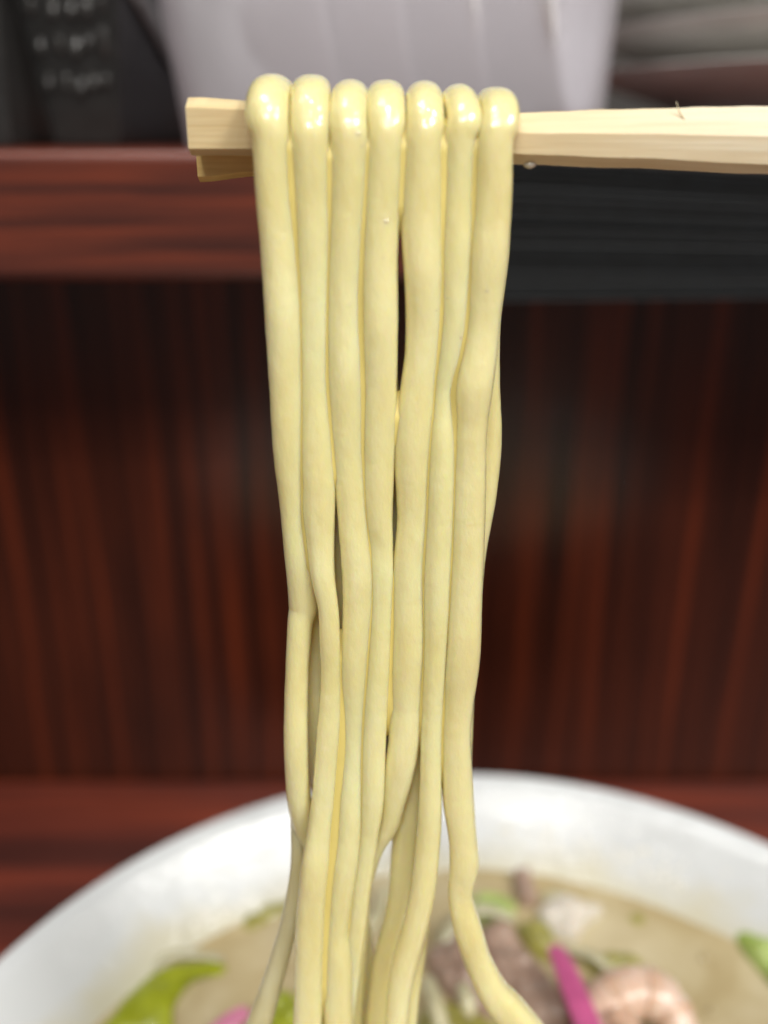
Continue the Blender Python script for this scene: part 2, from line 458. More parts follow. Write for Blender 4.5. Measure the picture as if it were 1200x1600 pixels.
# black plastic baskets at the left
def basket(name, label, cx, cy, wb, wt, db, dt, H, yaw, mat_, nubs, ribs):
    root = empty(name, (cx, cy, SH_TOP + .0003))
    root.rotation_euler = (0, 0, yaw)
    def add(nm, V, Fc, m_, smooth=False):
        me = bpy.data.meshes.new(nm); me.from_pydata([tuple(q) for q in V], [], Fc)
        bm = bmesh.new(); bm.from_mesh(me); bmesh.ops.recalc_face_normals(bm, faces=bm.faces); bm.to_mesh(me); bm.free()
        me.materials.append(m_); o = bpy.data.objects.new(nm, me); COL.objects.link(o); o.parent = root
        if smooth: me.polygons.foreach_set('use_smooth', [True]*len(me.polygons))
        return o
    th = .002
    def rect(t, inset=0, z=None):
        a = (wb+(wt-wb)*t)/2-inset; d = (db+(dt-db)*t)/2-inset; z = H*t if z is None else z
        return [Vector((-a,-d,z)), Vector((a,-d,z)), Vector((a,d,z)), Vector((-a,d,z))]
    rows = [rect(0), rect(1), rect(1, th), rect(0, th, th)]
    V = [p for r_ in rows for p in r_]; Fc = []
    for i in range(3):
        for q in range(4):
            q2 = (q+1) % 4; Fc.append((i*4+q, i*4+q2, i*4+4+q2, i*4+4+q))
    Fc += [(0,1,2,3), (12,13,14,15)]
    bevel(add('basket_body', V, Fc, mat_), .0012)
    V, Fc = sweep([(p, .0022, .0018) for p in rect(1)+rect(1)[:1]], 8, 2.5, Vector((0,0,1)), capround=False)
    add('basket_rim', V, Fc, mat_, True)
    # raised capsule studs in rows on the front
    me = None
    for (row, t) in nubs:
        a = (wb+(wt-wb)*t)/2; d = (db+(dt-db)*t)/2
        for c in range(5):
            u = .18 + .68*(c/4)**.85
            if me is None:
                path = [(Vector((0,0,-.0034 + .0068*i/8)), .00145*math.sqrt(max(.02, 1-((i-4)/4.4)**4)), .0012*math.sqrt(max(.02, 1-((i-4)/4.4)**4))) for i in range(9)]
                V, Fc = sweep(path, 10, 2.2); o = add('stud', V, Fc, M['nub'], True); me = o.data
            else:
                o = bpy.data.objects.new('stud', me); COL.objects.link(o); o.parent = root
            o.location = (-a + 2*a*u, -d - .0004 + random.random()*.0006, H*t - random.random()*.0012)
            o.scale = (random.uniform(.6, 1), 1, random.uniform(.55, 1.15)); o.rotation_euler = (random.uniform(-.5, .2), 0, random.uniform(-.3, .3))
    for (z0, z1) in ribs:     # slanting ribs moulded into the right hand side
        a0 = (wb+(wt-wb)*z0)/2; a1 = (wb+(wt-wb)*z1)/2
        d0 = (db+(dt-db)*z0)/2; d1 = (db+(dt-db)*z1)/2
        path = [(Vector((a0+(a1-a0)*t + .0006, -d0*.96 + (d0+d1)*.96*t, H*(z0+(z1-z0)*t))), .0052, .0014) for t in (0,.25,.5,.75,1)]
        V, Fc = sweep(path, 8, 3, Vector((0,0,1))); add('rib', V, Fc, M['grey_plastic'], True)
    return tag(root, label, 'basket', 'black plastic baskets')
basket('plastic_basket', 'black plastic basket with rows of shiny studs, next to the frosted tub', -.0800, .330, .020, .040, .070, .088, .075, math.radians(-9), M['black_plastic'],
       [(0, .23), (1, .36), (2, .48), (3, .60), (4, .72), (5, .84)], [(.60, .16), (.95, .48), (1.0, .80)])
basket('plastic_basket', 'plain black plastic basket at the far left end of the shelf', -.1165, .318, .024, .034, .07, .08, .08, math.radians(3), M['black_plastic'], [], [])

# ------------------------------------------------------------------ bowl of noodle soup
BX, BY, BR, BH = .0222, .1128, .1245, .065
inner = [(.1245, .0648), (.1215, .0636), (.1165, .0585), (.1105, .0510), (.1045, .0432), (.093, .031), (.075, .019), (.052, .010), (.02, .0078), (.0005, .0075)]
outer = [(.040, .0008), (.048, .0), (.050, .001), (.051, .006), (.060, .010), (.086, .026), (.107, .045), (.119, .0575), (.1245, .0632), (.1258, .0648), (.1252, .0656)]
V, Fc = lathe(smooth_profile(outer, 4) + smooth_profile(inner, 5), 160)
V = [q + Vector((BX, BY, .0003)) for q in V]
bowl = tag(put('soup_bowl', V, Fc, M['porcelain'], origin=(BX, BY, 0)), 'wide white porcelain bowl full of noodle soup on the red table', 'bowl')
SZ = .0455
def r_in(z):
    z -= .0003
    for (r1, z1), (r2, z2) in zip(inner, inner[1:]):
        if z2 <= z <= z1: return r2 + (r1-r2)*(z-z2)/(z1-z2)
    return .125 if z > .06 else 0
def on_bowl(px, py):
    x, fw, d = ray(px, py); k = .18
    while k < .40:
        p = Vector((x*k, fw*k, CAMZ-d*k))
        if math.hypot(p.x-BX, p.y-BY) >= r_in(p.z) and p.z < .066 and p.y > BY-.02: return p
        k += .0002
    return None
# broth surface with meniscus and slow ripples
def soup():
    R = r_in(SZ) + .0012
    rings, seg = 44, 140; V = [Vector((BX, BY, SZ))]; Fc = []
    for i in range(1, rings+1):
        rr = R*i/rings
        for k in range(seg):
            a = 2*math.pi*k/seg
            z = SZ + .0009*max(0, (i/rings-.965)/.035)**2 + .0005*noise.noise(Vector((rr*math.cos(a)*70, rr*math.sin(a)*70, 3.1)))
            V.append(Vector((BX+rr*math.cos(a), BY+rr*math.sin(a), z)))
    for k in range(seg): Fc.append((0, 1+k, 1+(k+1) % seg))
    for i in range(rings-1):
        for k in range(seg):
            k2 = (k+1) % seg; b0 = 1+i*seg; b1 = b0+seg
            Fc.append((b0+k, b1+k, b1+k2, b0+k2))
    o = put('broth', V, Fc, M['broth'], origin=(BX, BY, SZ))
    tag(o, 'cloudy tan broth filling the white bowl', 'soup')
soup()

# ------------------------------------------------------------------ food in the broth
def lump(name, outline, h, mat_, label, cat, wav=.35, wsc=260, z0=-.0015, group=None, flat=.5, seed=0.0, crumple=0.0):
    """solid piece with the given outline on the broth, domed top, wavy relief and a closed underside"""
    pts = [at_z(px, py, SZ)[0] for px, py in outline]
    c = sum(pts, Vector())/len(pts)
    n = len(pts); ring = []
    for i in range(n):
        a, b, d, e = pts[i-1], pts[i], pts[(i+1) % n], pts[(i+2) % n]
        for k in range(8):
            t = k/8; ring.append(.5*((2*b)+(d-a)*t+(2*a-5*b+4*d-e)*t*t+(3*b-a-3*d+e)*t**3))
    m = len(ring); R = 14; V = []; Fc = []
    def relief(p, rho):
        base = (1 - rho**(2/flat))**flat if rho < 1 else 0
        nz = noise.noise(Vector((p.x*wsc+seed, p.y*wsc, seed)))
        if crumple: nz += crumple*(abs(noise.noise(Vector((p.x*wsc*2.2+seed, p.y*wsc*2.2, 5+seed))))*2-.6)
        return h*base*(1 + wav*nz)
    V.append(c + Vector((0,0,z0+relief(c, 0))))
    for i in range(1, R+1):
        rho = i/R
        for q in ring:
            p = c + (q-c)*rho
            p = p + Vector((0,0,z0+relief(p, rho)))
            V.append(p)
    V.append(c + Vector((0,0,z0-.003)))
    for k in range(m): Fc.append((0, 1+k, 1+(k+1) % m))
    for i in range(R-1):
        for k in range(m):
            k2 = (k+1) % m; a0 = 1+i*m; a1 = a0+m; Fc.append((a0+k, a1+k, a1+k2, a0+k2))
    last = 1+(R-1)*m
    for k in range(m): Fc.append((len(V)-1, last+(k+1) % m, last+k))
    return tag(put(name, V, Fc, mat_, origin=(c.x, c.y, SZ)), label, cat, group)
def strip(name, path, mat_, label, cat, power=2.3, depth=.5, group=None, wob=.05, seed=0.0):
    """path: (px, py, width px, height over the broth)"""
    ctrl = []
    for px, py, wd, z in path:
        p, k = at_z(px, py, SZ+z); r = wd/2*k/F
        ctrl.append((p, r, r*depth))
    side = (ctrl[-1][0]-ctrl[0][0]).cross(Vector((0,0,1))).normalized()
    V, Fc = sweep(spline(ctrl, .0009), 18, power, side, wob, seed)
    c = ctrl[len(ctrl)//2][0]
    return tag(put(name, V, Fc, mat_, origin=c), label, cat, group)

G = 'cabbage pieces in the broth'
lump('cabbage_piece', [(150,1625),(172,1588),(205,1548),(245,1520),(300,1504),(356,1506),(352,1521),(310,1530),(285,1556),(268,1590),(262,1625)], .0042, M['cabbage'], 'large bright green cabbage leaf at the left edge of the broth', 'cabbage', .5, 140, group=G, seed=1)
lump('cabbage_piece', [(366,1446),(400,1424),(452,1402),(470,1418),(430,1436),(388,1456)], .0028, M['cabbage_dull'], 'narrow olive green cabbage strip near the far rim, left of the noodles', 'cabbage', .5, 300, group=G, seed=2)
lump('cabbage_piece', [(424,1556),(450,1548),(470,1580),(470,1625),(424,1625)], .004, M['cabbage'], 'small bright green cabbage bit beside the translucent noodle', 'cabbage', .5, 300, group=G, seed=3)
lump('cabbage_piece', [(1138,1462),(1170,1440),(1215,1418),(1240,1460),(1235,1560),(1195,1530)], .006, M['cabbage_pale'], 'pale green cabbage leaf at the right edge of the bowl', 'cabbage', .5, 220, group=G, seed=4)
lump('cabbage_piece', [(905,1500),(950,1488),(1003,1500),(988,1527),(935,1530)], .0035, M['cabbage_dull'], 'dull green cabbage piece just above the shrimp', 'cabbage', .5, 260, group=G, seed=5)
lump('cabbage_piece', [(808,1452),(838,1438),(866,1462),(872,1505),(838,1498),(815,1478)], .005, M['cabbage_dull'], 'yellow green cabbage piece between the pork and the pink strip', 'cabbage', .5, 260, group=G, seed=6)
lump('cabbage_piece', [(968,1432),(992,1422),(1018,1434),(1010,1450),(985,1452)], .0018, M['cabbage_dull'], 'tiny yellow green scrap floating alone in the broth at right', 'cabbage', .4, 260, group=G, seed=7)
lump('cabbage_piece', [(715,1418),(760,1398),(806,1410),(800,1438),(755,1446),(722,1440)], .0045, M['cabbage_pale'], 'pale green cabbage piece behind the pork, right of the noodles', 'cabbage', .5, 240, group=G, seed=8)
lump('cabbage_piece', [(655,1580),(690,1562),(760,1590),(800,1625),(655,1625)], .003, M['cabbage_dull'], 'olive cabbage piece under the bean sprouts', 'cabbage', .5, 240, group=G, seed=9)

GP = 'pork slices in the soup'
lump('pork_slice', [(745,1466),(775,1448),(808,1462),(838,1512),(872,1556),(896,1625),(830,1625),(790,1572),(752,1512)], .0085, M['pork'], 'large crumpled mauve brown pork slice behind the curving noodle', 'pork slice', .7, 75, group=GP, seed=11, crumple=.22)
lump('pork_slice', [(662,1502),(690,1470),(738,1466),(768,1512),(790,1566),(752,1592),(706,1566),(676,1534)], .0080, M['pork'], 'smaller folded pork slice left of the curving noodle', 'pork slice', .7, 85, group=GP, seed=12, crumple=.22)
lump('pork_slice', [(800,1376),(822,1366),(838,1396),(838,1418),(810,1416)], .006, M['pork'], 'small dark pork scrap near the far rim', 'pork slice', .5, 220, group=GP, seed=13, crumple=.5)
lump('squid_piece', [(836,1432),(858,1412),(900,1412),(944,1424),(918,1446),(898,1472),(862,1464)], .0062, M['squid'], 'white angular squid piece behind the tip of the pink strip', 'squid', .35, 170, seed=14)

strip('fishcake_strip', [(866,1478,26,.0095),(884,1516,35,.0115),(902,1562,40,.0125),(924,1618,44,.0115),(942,1680,44,.008)], M['pink'], 'bright pink fishcake strip leaning beside the shrimp', 'fishcake', 4, .32, 'pink fishcake strips', .03, 3)
strip('fishcake_strip', [(318,1640,34,.002),(352,1604,34,.004),(388,1578,24,.005)], M['pink_pale'], 'pale pink fishcake tip at the lower left', 'fishcake', 4, .4, 'pink fishcake strips', .03, 4)

def shrimp():
    ctrl = []
    pts = [(922,1650,60,.003),(934,1600,74,.006),(958,1562,80,.009),(1004,1550,80,.010),(1044,1574,74,.008),(1066,1622,60,.005),(1064,1670,44,.002)]
    for px, py, wd, z in pts:
        p, k = at_z(px, py, SZ+z); r = wd/2*k/F; ctrl.append((p, r, r*.9))
    path = spline(ctrl, .0007)
    # the body narrows a little at every segment joint
    n = len(path); path2 = []
    for i, (p, a, b) in enumerate(path):
        g = 1 - .07*max(0, math.cos(2*math.pi*6*i/n))**8
        path2.append((p, a*g, b*g))
    V, Fc = sweep(path2, 24, 2.1, Vector((0,1,0)), .05, 9)
    c = ctrl[3][0]
    o = tag(put('shrimp', V, Fc, M['shrimp'], origin=c), 'curled pink boiled shrimp in the lower right of the soup', 'shrimp')
    for j, (i0, sc) in enumerate(((.18, 1.0), (.36, 1.0), (.55, 1.0), (.72, .98))):
        i = int(n*i0); ring = []
        for q in range(-2, 3):
            p, a, b = path2[i+q]; e = 1.0 + (.035 if abs(q) < 2 else -.03)
            ring.append((p, a*e, b*e))
        V, Fc = sweep(ring, 24, 2.1, Vector((0,1,0)), 0, 0, False)
        put('stripe', V, Fc, M['shrimp_orange'], parent=o)
    V, Fc = sweep(spline([(at_z(946,1592,SZ+.012)[0], .0016, .0014), (at_z(966,1590,SZ+.0125)[0], .0026, .002), (at_z(990,1612,SZ+.012)[0], .0024, .002), (at_z(1000,1650,SZ+.008)[0], .0016, .0014)], .0007), 14, 2.1, Vector((0,1,0)), .1, 2)
    put('belly_edge', V, Fc, M['shrimp_orange'], parent=o)
shrimp()

GS = 'bean sprouts in the soup'
strip('bean_sprout', [(668,1528,22,.008),(680,1570,27,.009),(700,1640,27,.006)], M['sprout'], 'whitish bean sprout beside the right group of noodles', 'bean sprout', 2.1, .9, GS, .06, 1)
strip('bean_sprout', [(722,1538,24,.0125),(730,1562,27,.0125),(735,1590,24,.010)], M['sprout'], 'short thick bean sprout lying across the folded pork', 'bean sprout', 2.1, .9, GS, .06, 2)
strip('bean_sprout', [(560,1470,20,.001),(590,1430,22,.003),(600,1388,20,.002)], M['sprout'], 'pale bean sprout seen through the gap between the noodles', 'bean sprout', 2.1, .9, GS, .06, 3)
GO = 'onion slices in the soup'
strip('onion_slice', [(684,1492,18,.003),(706,1448,22,.006),(752,1420,22,.007),(806,1438,18,.004)], M['onion'], 'curved translucent onion slice arching over the pork', 'onion', 2.6, .5, GO, .06, 4)
strip('onion_slice', [(846,1408,12,.001),(866,1396,14,.003),(896,1404,12,.001)], M['onion'], 'small onion slice behind the white squid piece', 'onion', 2.6, .5, GO, .06, 5)
strip('onion_slice', [(880,1480,14,.002),(930,1496,18,.004),(962,1522,16,.003)], M['onion'], 'onion slice between the pink strip and the shrimp', 'onion', 2.6, .5, GO, .06, 6)
strip('onion_slice', [(232,1520,14,.001),(262,1494,18,.003),(312,1492,16,.003),(350,1500,12,.001)], M['onion'], 'onion slice along the far edge of the bright cabbage leaf', 'onion', 2.6, .5, GO, .06, 7)

# drops of broth on the porcelain and bubbles on the soup
def dome(bmv, bmf, p, nrm, r, h):
    t = nrm.orthogonal().normalized(); u = nrm.cross(t); b0 = len(bmv); seg = 12
    for i in range(4):
        a = i/4*math.pi/2
        for k in range(seg):
            th = 2*math.pi*k/seg
            bmv.append(p + (t*math.cos(th)+u*math.sin(th))*(r*math.cos(a)) + nrm*(h*math.sin(a)-.00008))
    bmv.append(p + nrm*h)
    for i in range(3):
        for k in range(seg):
            k2 = (k+1) % seg; bmf.append((b0+i*seg+k, b0+i*seg+k2, b0+(i+1)*seg+k2, b0+(i+1)*seg+k))
    for k in range(seg): bmf.append((b0+3*seg+k, b0+3*seg+(k+1) % seg, b0+4*seg))
    bmf.append(tuple(b0+k for k in range(seg)))
def drops():
    V, Fc = [], []
    pts = []
    for i in range(190):
        t = random.random(); pts.append((770+t*300, 1304 + t*t*70 + random.gauss(0, 12), random.choice((2,3,3,4,5,7))))
    for i in range(45):
        t = random.random(); pts.append((300+t*150, 1440 - t*52 + random.gauss(0, 7), random.choice((3,4,5,8))))
    for i in range(40):
        pts.append((random.uniform(300, 450), random.uniform(1300, 1390), random.choice((3,4,5))))
    for i in range(50):
        pts.append((random.uniform(880, 1150), random.uniform(1255, 1400), random.choice((3,4,5,6))))
    for px, py, r in pts:
        p = on_bowl(px, py)
        if p is None or p.z < SZ+.0005 or p.z > .0615: continue
        d = Vector((p.x-BX, p.y-BY, 0)).normalized()
        nrm = (Vector((0,0,1))*.8 - d*.75).normalized()
        rr = r*.26/F*.75
        dome(V, Fc, p, nrm, rr, rr*.55)
    o = put('broth_drops', V, Fc, M['drop'], origin=(BX, BY, SZ))
    tag(o, 'tiny splashed broth drops on the inner rim of the white bowl', 'drops', kind='stuff')
    V, Fc = [], []
    for px, py, r in ((1100,1497,7),(1112,1496,4),(310,1520,8),(330,1516,6),(296,1524,5),(215,1560,6),(225,1545,5),(205,1590,7),(228,1582,6),(1112,1578,6),(870,1392,5),(270,1490,5),(840,1380,4),(1040,1540,4)):
        dome(V, Fc, at_z(px, py, SZ+.0004)[0], Vector((0,0,1)), r*.23/F*1.1, r*.23/F*.8)
    o = put('bubbles', V, Fc, M['soup_bubble'], origin=(BX, BY, SZ))
    tag(o, 'small shiny bubbles floating on the tan broth', 'bubbles', kind='stuff')
drops()

# ------------------------------------------------------------------ chopsticks
YF0, SF = .1287, .115          # centre plane of the front strands: forward = YF0 - SF*drop
YR0, SR = .1492, .215          # and of the strands hanging behind the sticks
def chopstick(name, stations, yfront, depth, slope, m_, label):
    """stations: px, top, upper arris, lower arris, bottom (photo pixels)"""
    V, Fc = [], []
    ctrl = []
    for (px, a, b, c, d) in stations:
        ctrl.append((Vector((px, 0, 0)), a, b, c, d))
    out = []
    for i in range(len(ctrl)-1):
        n = max(2, int(abs(ctrl[i+1][0].x-ctrl[i][0].x)/9))
        for k in range(n):
            t = k/n; t2 = t*t*(3-2*t)
            out.append((ctrl[i][0].x*(1-t)+ctrl[i+1][0].x*t, *[ctrl[i][j]*(1-t2)+ctrl[i+1][j]*t2 for j in (1,2,3,4)]))
    out.append((ctrl[-1][0].x, *ctrl[-1][1:]))
    for (px, a, b, c, d) in out:
        x0 = on_plane(px, 200, yfront)[0].x; y0 = yfront - slope*x0
        def pt(py, dy, jit):
            yy = y0 + dy
            _, fw, dd = ray(px, py); z = CAMZ - dd/fw*yy
            j = .00006*jit
            return Vector((x0, yy + j*noise.noise(Vector((px*.02, jit*9, 1))), z + j*(1.2*noise.noise(Vector((px*.017, jit*7+dy*900, 7)))+.55*noise.noise(Vector((px*.11, jit*7+dy*900, 2))))))
        ch = .30*depth
        V += [pt(b, 0, 1), pt(a, ch, 1.6), pt(a, depth-ch, 1), pt(b, depth, 1), pt(c, depth, 1), pt(d, depth-ch, 1), pt(d, ch*.8, 1.4), pt(c, 0, 1)]
    n = len(out)
    for i in range(n-1):
        for k in range(8):
            k2 = (k+1) % 8; Fc.append((i*8+k, i*8+k2, i*8+8+k2, i*8+8+k))
    Fc.append(tuple(range(8))); Fc.append(tuple((n-1)*8+k for k in range(8)))
    o = put(name, V, Fc, m_, origin=V[0], smooth='auto')
    return tag(o, label, 'chopstick', 'chopsticks holding up the noodles')
front_stick = chopstick('chopstick', [(290,152,168,232,243),(392,157,171,232,243),(440,170,184,234,246),(780,178,205,238,254),(830,176,208,241,257),(960,171,209,246,262),(1200,166,213,256,271),(1700,158,220,280,300)],
          .1313, .0072, .035, M['stick'], 'pale wooden chopstick in front, its upper edge splintered at right')
chopstick('chopstick', [(302,202,212,276,284),(395,199,208,268,275),(800,192,204,238,246),(1200,186,200,244,252),(1700,180,200,262,272)],
          .1390, .0068, .03, M['stick2'], 'yellower wooden chopstick behind and below, showing only at its left tip')
# loose fibre of wood and a clinging drop
p = [on_plane(px, py, .1325-.035*.035)[0] for px, py in ((1078,196),(1068,184),(1060,172),(1057,158))]
V, Fc = sweep(spline([(q, .00010*s, .00008*s) for q, s in zip(p, (1.4,1.2,.9,.4))], .0004), 8, 2)
put('splinter', V, Fc, M['stick'], parent=front_stick)
q = on_plane(828, 258, .1325)[0]; V, Fc = [], []
dome(V, Fc, q, Vector((0,-.3,-1)).normalized(), .0009, .0005)
tag(put('broth_drop', V, Fc, M['drop'], origin=q), 'drop of broth hanging under the front chopstick beside the noodles', 'drop')

# ------------------------------------------------------------------ noodles
# front legs: (photo y, left edge, right edge, depth offset mm); rear legs: (photo y, centre, width, depth offset mm)
NO = [
 dict(top=113, c=424, w=66, rr=(433, 50),
  front=[(210,393,453,0),(300,399,455,0),(400,408,466,0),(500,415,471,0),(600,421,473,0),(700,427,474,0),(800,438,477,.3),(870,445,488,.5),(920,450,494,.9),(952,452,497,1.1),(966,450,490,.7),(1050,446,482,.3),(1150,444,480,0),(1220,446,484,.4),(1260,450,488,1.4),(1300,461,494,3.4),(1350,474,504,4.6),(1450,478,506,5),(1600,484,512,5)],
  rear=[(300,436,50,0),(600,452,44,0),(900,474,42,0),(1050,491,40,0),(1150,499,40,0),(1300,520,36,1),(1400,548,34,4),(1500,566,34,4),(1620,562,34,4)],
  label='leftmost thick noodle over the chopsticks, with a crease halfway down its left edge'),
 dict(top=114, c=486, w=59, rr=(488, 50),
  front=[(210,455,514,0),(300,460,516,0),(400,467,514,0),(500,471,511,-.2),(600,472,512,-.2),(700,473,519,-.3),(760,474,524,-.4),(800,474,523,-.5),(850,480,522,-.8),(900,486,523,-1.2),(950,497,529,-1.2),(1000,499,531,-1),(1050,501,532,-.6),(1100,499,532,-.4),(1150,495,530,-.4),(1250,487,522,-.6),(1300,480,517,-.8),(1350,471,514,-.9),(1400,466,509,-.9),(1450,462,507,-.9),(1500,461,505,-.9),(1600,459,503,-.9)],
  rear=[(300,490,48,0),(600,500,44,0),(850,528,40,0),(1000,536,36,0),(1200,548,34,0),(1400,546,34,0),(1620,530,34,0)],
  label='second noodle from the left, kinked outward above the bowl where a dark gap opens'),
 dict(top=122, c=546, w=58, rr=(547, 50),
  front=[(210,517,575,0),(300,516,573,0),(400,514,567,.2),(500,511,566,.2),(600,513,568,0),(700,519,568,0),(800,527,573,-.2),(850,531,577,-.3),(900,535,581,-.3),(950,535,581,-.2),(1050,533,573,0),(1150,537,568,0),(1250,530,566,0),(1300,526,564,-.2),(1350,520,559,-.3),(1400,515,551,-.4),(1450,510,544,-.4),(1500,507,550,-.3),(1600,506,551,-.3)],
  rear=[(300,548,48,0),(600,556,44,0),(900,566,40,0),(1200,560,36,0),(1400,540,34,0),(1620,500,34,0)],
  label='third noodle from the left, straight and rounded with a slim gap on its left side'),
 dict(top=123, c=605, w=57, rr=(604, 48),
  front=[(210,576,630,0),(300,572,626,0),(400,566,623,-.2),(500,566,623,-.2),(600,567,622,-.1),(700,568,617,0),(800,572,613,0),(850,577,614,0),(900,580,614,-.1),(950,580,612,-.2),(1050,574,608,-.3),(1150,568,603,-.4),(1250,566,599,-.4),(1300,563,592,-.3),(1350,557,585,-.1),(1400,549,578,.2),(1450,542,572,.5),(1500,540,566,.7),(1550,536,559,.9),(1600,530,552,1)],
  rear=[(300,601,44,0),(400,597,44,0),(600,596,44,0),(750,609,36,0),(850,606,36,0),(1000,590,36,0),(1165,575,34,0),(1400,562,30,0),(1620,545,32,0)],
  label='middle noodle left of the long black slit'),
 dict(top=124, c=663.5, w=57, rr=(663, 46),
  front=[(210,633,691,0),(300,628,690,0),(370,627,691,0),(430,631,692,0),(500,633,690,.2),(560,631,685,.3),(610,624,680,.4),(700,616,672,.5),(800,620,669,.6),(850,617,665,.6),(900,614,663,.7),(1000,613,663,.8),(1050,610,661,.8),(1100,609,659,.7),(1160,606,656,.6),(1200,601,648,.9),(1250,596,634,1.6),(1290,588,622,2.6),(1320,572,602,3.6),(1370,554,584,4.6),(1450,536,566,5),(1600,520,550,5)],
  rear=[(300,664,42,0),(450,664,42,0),(700,648,40,0),(900,642,40,0),(1100,643,36,0),(1165,642,34,0),(1250,639,35,0),(1300,634,35,0),(1350,629,34,0),(1400,624,31,0),(1450,614,29,0),(1500,601,30,0),(1550,594,30,0),(1620,587,30,0)],
  label='noodle right of the long black slit, its front end bending left behind its neighbour'),
 dict(top=129, c=720, w=54, rr=(719, 46),
  front=[(210,694,745,.3),(300,692,740,.3),(400,691,736,0),(500,690,729,-.2),(560,685,718,-.2),(606,680,706,-.1),(640,677,708,0),(700,671,712,-.2),(800,668,709,-.3),(900,662,705,-.3),(1000,664,699,-.2),(1050,662,696,-.2),(1150,658,690,-.2),(1250,655,690,-.4),(1300,652,689,-.5),(1350,647,685,-.5),(1400,641,679,-.6),(1450,629,668,-.6),(1500,614,654,-.6),(1550,606,642,-.6),(1600,602,636,-.6)],
  rear=[(300,716,42,0),(500,706,40,0),(700,692,40,0),(1000,684,34,0),(1250,672,32,0),(1400,660,28,0),(1480,652,26,-1),(1550,641,26,-2),(1620,634,26,-2)],
  label='second noodle from the right, narrow and pinched to a notch partway down'),
 dict(top=134, c=775, w=57, rr=(772, 44),
  front=[(210,747,802,0),(300,744,799,0),(360,740,796,0),(400,737,793,0),(500,730,781,0),(550,723,777,0),(606,712,770,0),(655,713,763,0),(700,712,759,0),(800,708,758,0),(900,704,754,0),(1000,699,751,.1),(1050,696,746,.1),(1100,694,739,0),(1150,691,736,0),(1250,693,740,0),(1310,701,745,0),(1345,703,748,0),(1370,702,742,-.1),(1400,701,737,-.2),(1450,709,752,-.4),(1500,727,768,-.6),(1550,748,795,-.8),(1600,786,840,-1)],
  rear=[(300,772,44,0),(400,768,46,0),(500,756,44,0),(600,756,42,0),(680,759,42,0),(740,755,42,0),(800,746,42,0),(860,736,40,0),(920,730,40,0),(1050,722,36,0),(1200,718,32,0),(1300,723,32,0),(1400,720,28,0),(1480,734,28,0),(1560,770,28,0),(1620,808,28,0)],
  label='rightmost noodle over the chopsticks, kinking at the rim and curving right into the soup'),
]
YC = (YF0 + YR0)/2; AY = (YR0 - YF0)/2
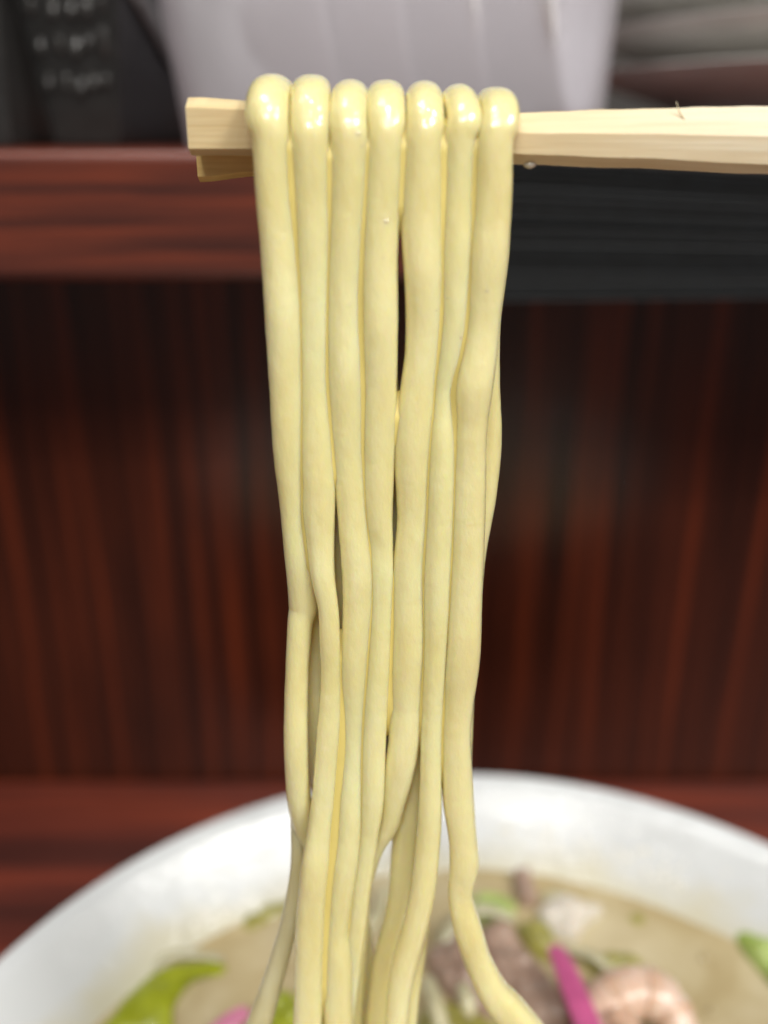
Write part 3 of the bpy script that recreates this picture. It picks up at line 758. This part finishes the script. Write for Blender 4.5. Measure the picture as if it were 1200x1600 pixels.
for idx, d in enumerate(NO):
    ctrl = []
    # rear leg, bottom to top
    def rear_pt(y, c, wd, off):
        hug = ((0,0),(230,0),(300,-2.5),(400,-6.5),(500,-9),(600,-9.6),(900,-8.8),(1250,-4.6),(1620,-.6),(2000,-.6))
        for (ya, oa), (yb_, ob) in zip(hug, hug[1:]):
            if ya <= y < yb_: off = off + oa + (ob-oa)*(y-ya)/(yb_-ya); break
        p, k = on_plane(c, y, YR0 + off*.001, SR); r = wd/2*k/F*1.2
        return (p, r, r*.9)
    rows = d['rear']
    pl = rear_pt(*rows[-1])
    for g in (1.0, .5):      # sink into the broth below the frame
        dirn = (pl[0] - rear_pt(*rows[-2])[0]).normalized()
        q = pl[0] + dirn*(.07*g); ctrl.append((Vector((q.x, q.y, max(q.z, SZ-.012*g))), pl[1]*.98, pl[2]))
    for row in reversed(rows): ctrl.append(rear_pt(*row))
    # over the sticks
    ztop = on_plane(d['c'], d['top'], YC-.003)[0].z
    xt = on_plane(d['c'], d['top']+20, YC-.004)[0].x
    kk = on_plane(d['c'], 160, YC-.004)[1]
    rw = d['w']/2*kk/F*1.015
    sk = (-.0001, .0002, -.0001, .0002, .0001, -.0002, .0002)[idx]; pw = (2.2, 2.5, 2.15, 2.4, 2.2, 2.1, 2.7)[idx]
    rd = min((.0023,.0019,.0021,.0018,.0022,.0020,.0021)[idx], rw*.85)
    zt = ztop - rd
    zb = CAMZ - .0015
    xf = on_plane((d['front'][0][1]+d['front'][0][2])/2, 210, YF0)[0].x
    xr = on_plane(d['rr'][0], 210, YR0)[0].x
    for an in (160, 130, 100, 75, 50, 28, 10):
        a = math.radians(an)
        cy = YC - AY*math.copysign(abs(math.cos(a))**.75, -math.cos(a))*-1 if False else YC - AY*math.copysign(abs(math.cos(a))**.8, math.cos(a))
        cz = zb + (zt-zb)*(math.sin(a)**.75)
        t = (1-math.cos(a))/2
        ctrl.append((Vector((xt + sk*math.sin(a*1.6+idx) + (xr-xt)*max(0, (t-.5)*2), cy, cz)), rw, rd))
    # front leg, top to bottom
    for (y, l, r, off) in d['front']:
        off = off + .42*noise.noise(Vector((y*.0085, idx*3.7, 2)))*min(1, max(0, (y-230)/150))
        p, k = on_plane((l+r)/2, y, YF0 + off*.001, SF)
        hw = (r-l)/2*k/F*(1+.05*noise.noise(Vector((y*.011, idx*5.1, 8))))*(.97 if idx in (3, 4) and 360 < y < 615 else 1.025)
        ctrl.append((p, hw, min(hw*.95, .0023) if y < 400 else hw))
    pl = ctrl[-1]; dirn = (pl[0]-ctrl[-2][0]).normalized()
    for g in (.5, 1.0):
        q = pl[0] + dirn*(.075*g)
        ctrl.append((Vector((q.x, q.y, max(q.z, SZ-.012*g))), pl[1], pl[2]))
    path = spline(ctrl, .0008)
    V, Fc = sweep(path, 26, pw*.95, Vector((1,0,0)), .055, idx*13.7)
    o = put('noodle', V, Fc, M['noodle'], origin=(xt, YC, zt))
    tag(o, d['label'], 'noodle', 'noodles draped over the chopsticks')
    # small glossy domes added to make glints near the top bends
    rnd = random.Random(idx+40); dv, df = [], []
    top_i = max(range(len(path)), key=lambda i: path[i][0].z)
    frontp = path[top_i+2:]
    for j in range(12):
        q, a_, b_ = frontp[int((rnd.random()**2)*42)]
        an = rnd.uniform(-1.0, 1.15)
        nrm = Vector((math.sin(an), -math.cos(an), .12)).normalized()
        rr = rnd.choice((.00016,.0002,.00024,.0003,.0004))
        pos = q + Vector((math.sin(an)*a_*.985, -math.cos(an)*b_*.985, 0))
        dome(dv, df, pos, nrm, rr*1.2, rr*.35)
    bd = put('glint_domes', dv, df, M['noodle_glint'], parent=o); bd['kind'] = 'stuff'
# added strips between neighbouring strands, golden crevice shade put into their colour
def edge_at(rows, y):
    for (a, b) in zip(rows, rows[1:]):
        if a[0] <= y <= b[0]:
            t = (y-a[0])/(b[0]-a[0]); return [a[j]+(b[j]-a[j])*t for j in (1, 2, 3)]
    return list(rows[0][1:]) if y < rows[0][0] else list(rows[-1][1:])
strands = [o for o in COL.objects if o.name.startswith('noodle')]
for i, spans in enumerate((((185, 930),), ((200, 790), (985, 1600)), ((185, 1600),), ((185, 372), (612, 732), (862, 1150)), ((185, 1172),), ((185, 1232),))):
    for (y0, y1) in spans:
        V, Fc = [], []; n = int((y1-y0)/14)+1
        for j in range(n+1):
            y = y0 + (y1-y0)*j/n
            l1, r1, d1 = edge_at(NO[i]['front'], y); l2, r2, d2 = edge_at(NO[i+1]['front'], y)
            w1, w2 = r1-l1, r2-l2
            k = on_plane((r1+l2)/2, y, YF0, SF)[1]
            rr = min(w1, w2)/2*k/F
            e = min(1, min(j, n-j)/3)                # the strip sinks back towards its ends
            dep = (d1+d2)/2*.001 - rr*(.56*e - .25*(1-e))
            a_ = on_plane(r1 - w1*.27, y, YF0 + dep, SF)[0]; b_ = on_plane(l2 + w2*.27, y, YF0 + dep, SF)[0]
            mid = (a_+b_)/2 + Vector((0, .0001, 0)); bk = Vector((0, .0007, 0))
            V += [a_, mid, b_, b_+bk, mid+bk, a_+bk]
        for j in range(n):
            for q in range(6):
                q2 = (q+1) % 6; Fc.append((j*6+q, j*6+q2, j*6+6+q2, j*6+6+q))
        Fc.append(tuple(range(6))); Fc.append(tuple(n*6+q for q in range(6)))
        put('crevice_shade', V, Fc, M['crevice_gold'], parent=strands[i])
# a soaked, translucent strand at the left, sagging back into the broth
ctrl = []
for y, l, r, off in ((1180,452,474,4),(1240,452,474,4),(1300,454,474,3),(1350,454,474,2.2),(1400,447,471,2),(1450,436,464,2),(1500,421,452,2),(1550,404,438,2),(1600,385,425,2),(1680,350,395,2)):
    p, k = on_plane((l+r)/2, y, YF0 + off*.001, SF); hw = (r-l)/2*k/F
    ctrl.append((p, hw, hw*.7))
V, Fc = sweep(spline(ctrl, .0012), 18, 2.2, Vector((1,0,0)), .07, 71)
tag(put('noodle', V, Fc, M['noodle_pale'], origin=ctrl[0][0]), 'greyish soaked noodle peeling away to the left above the broth', 'noodle')
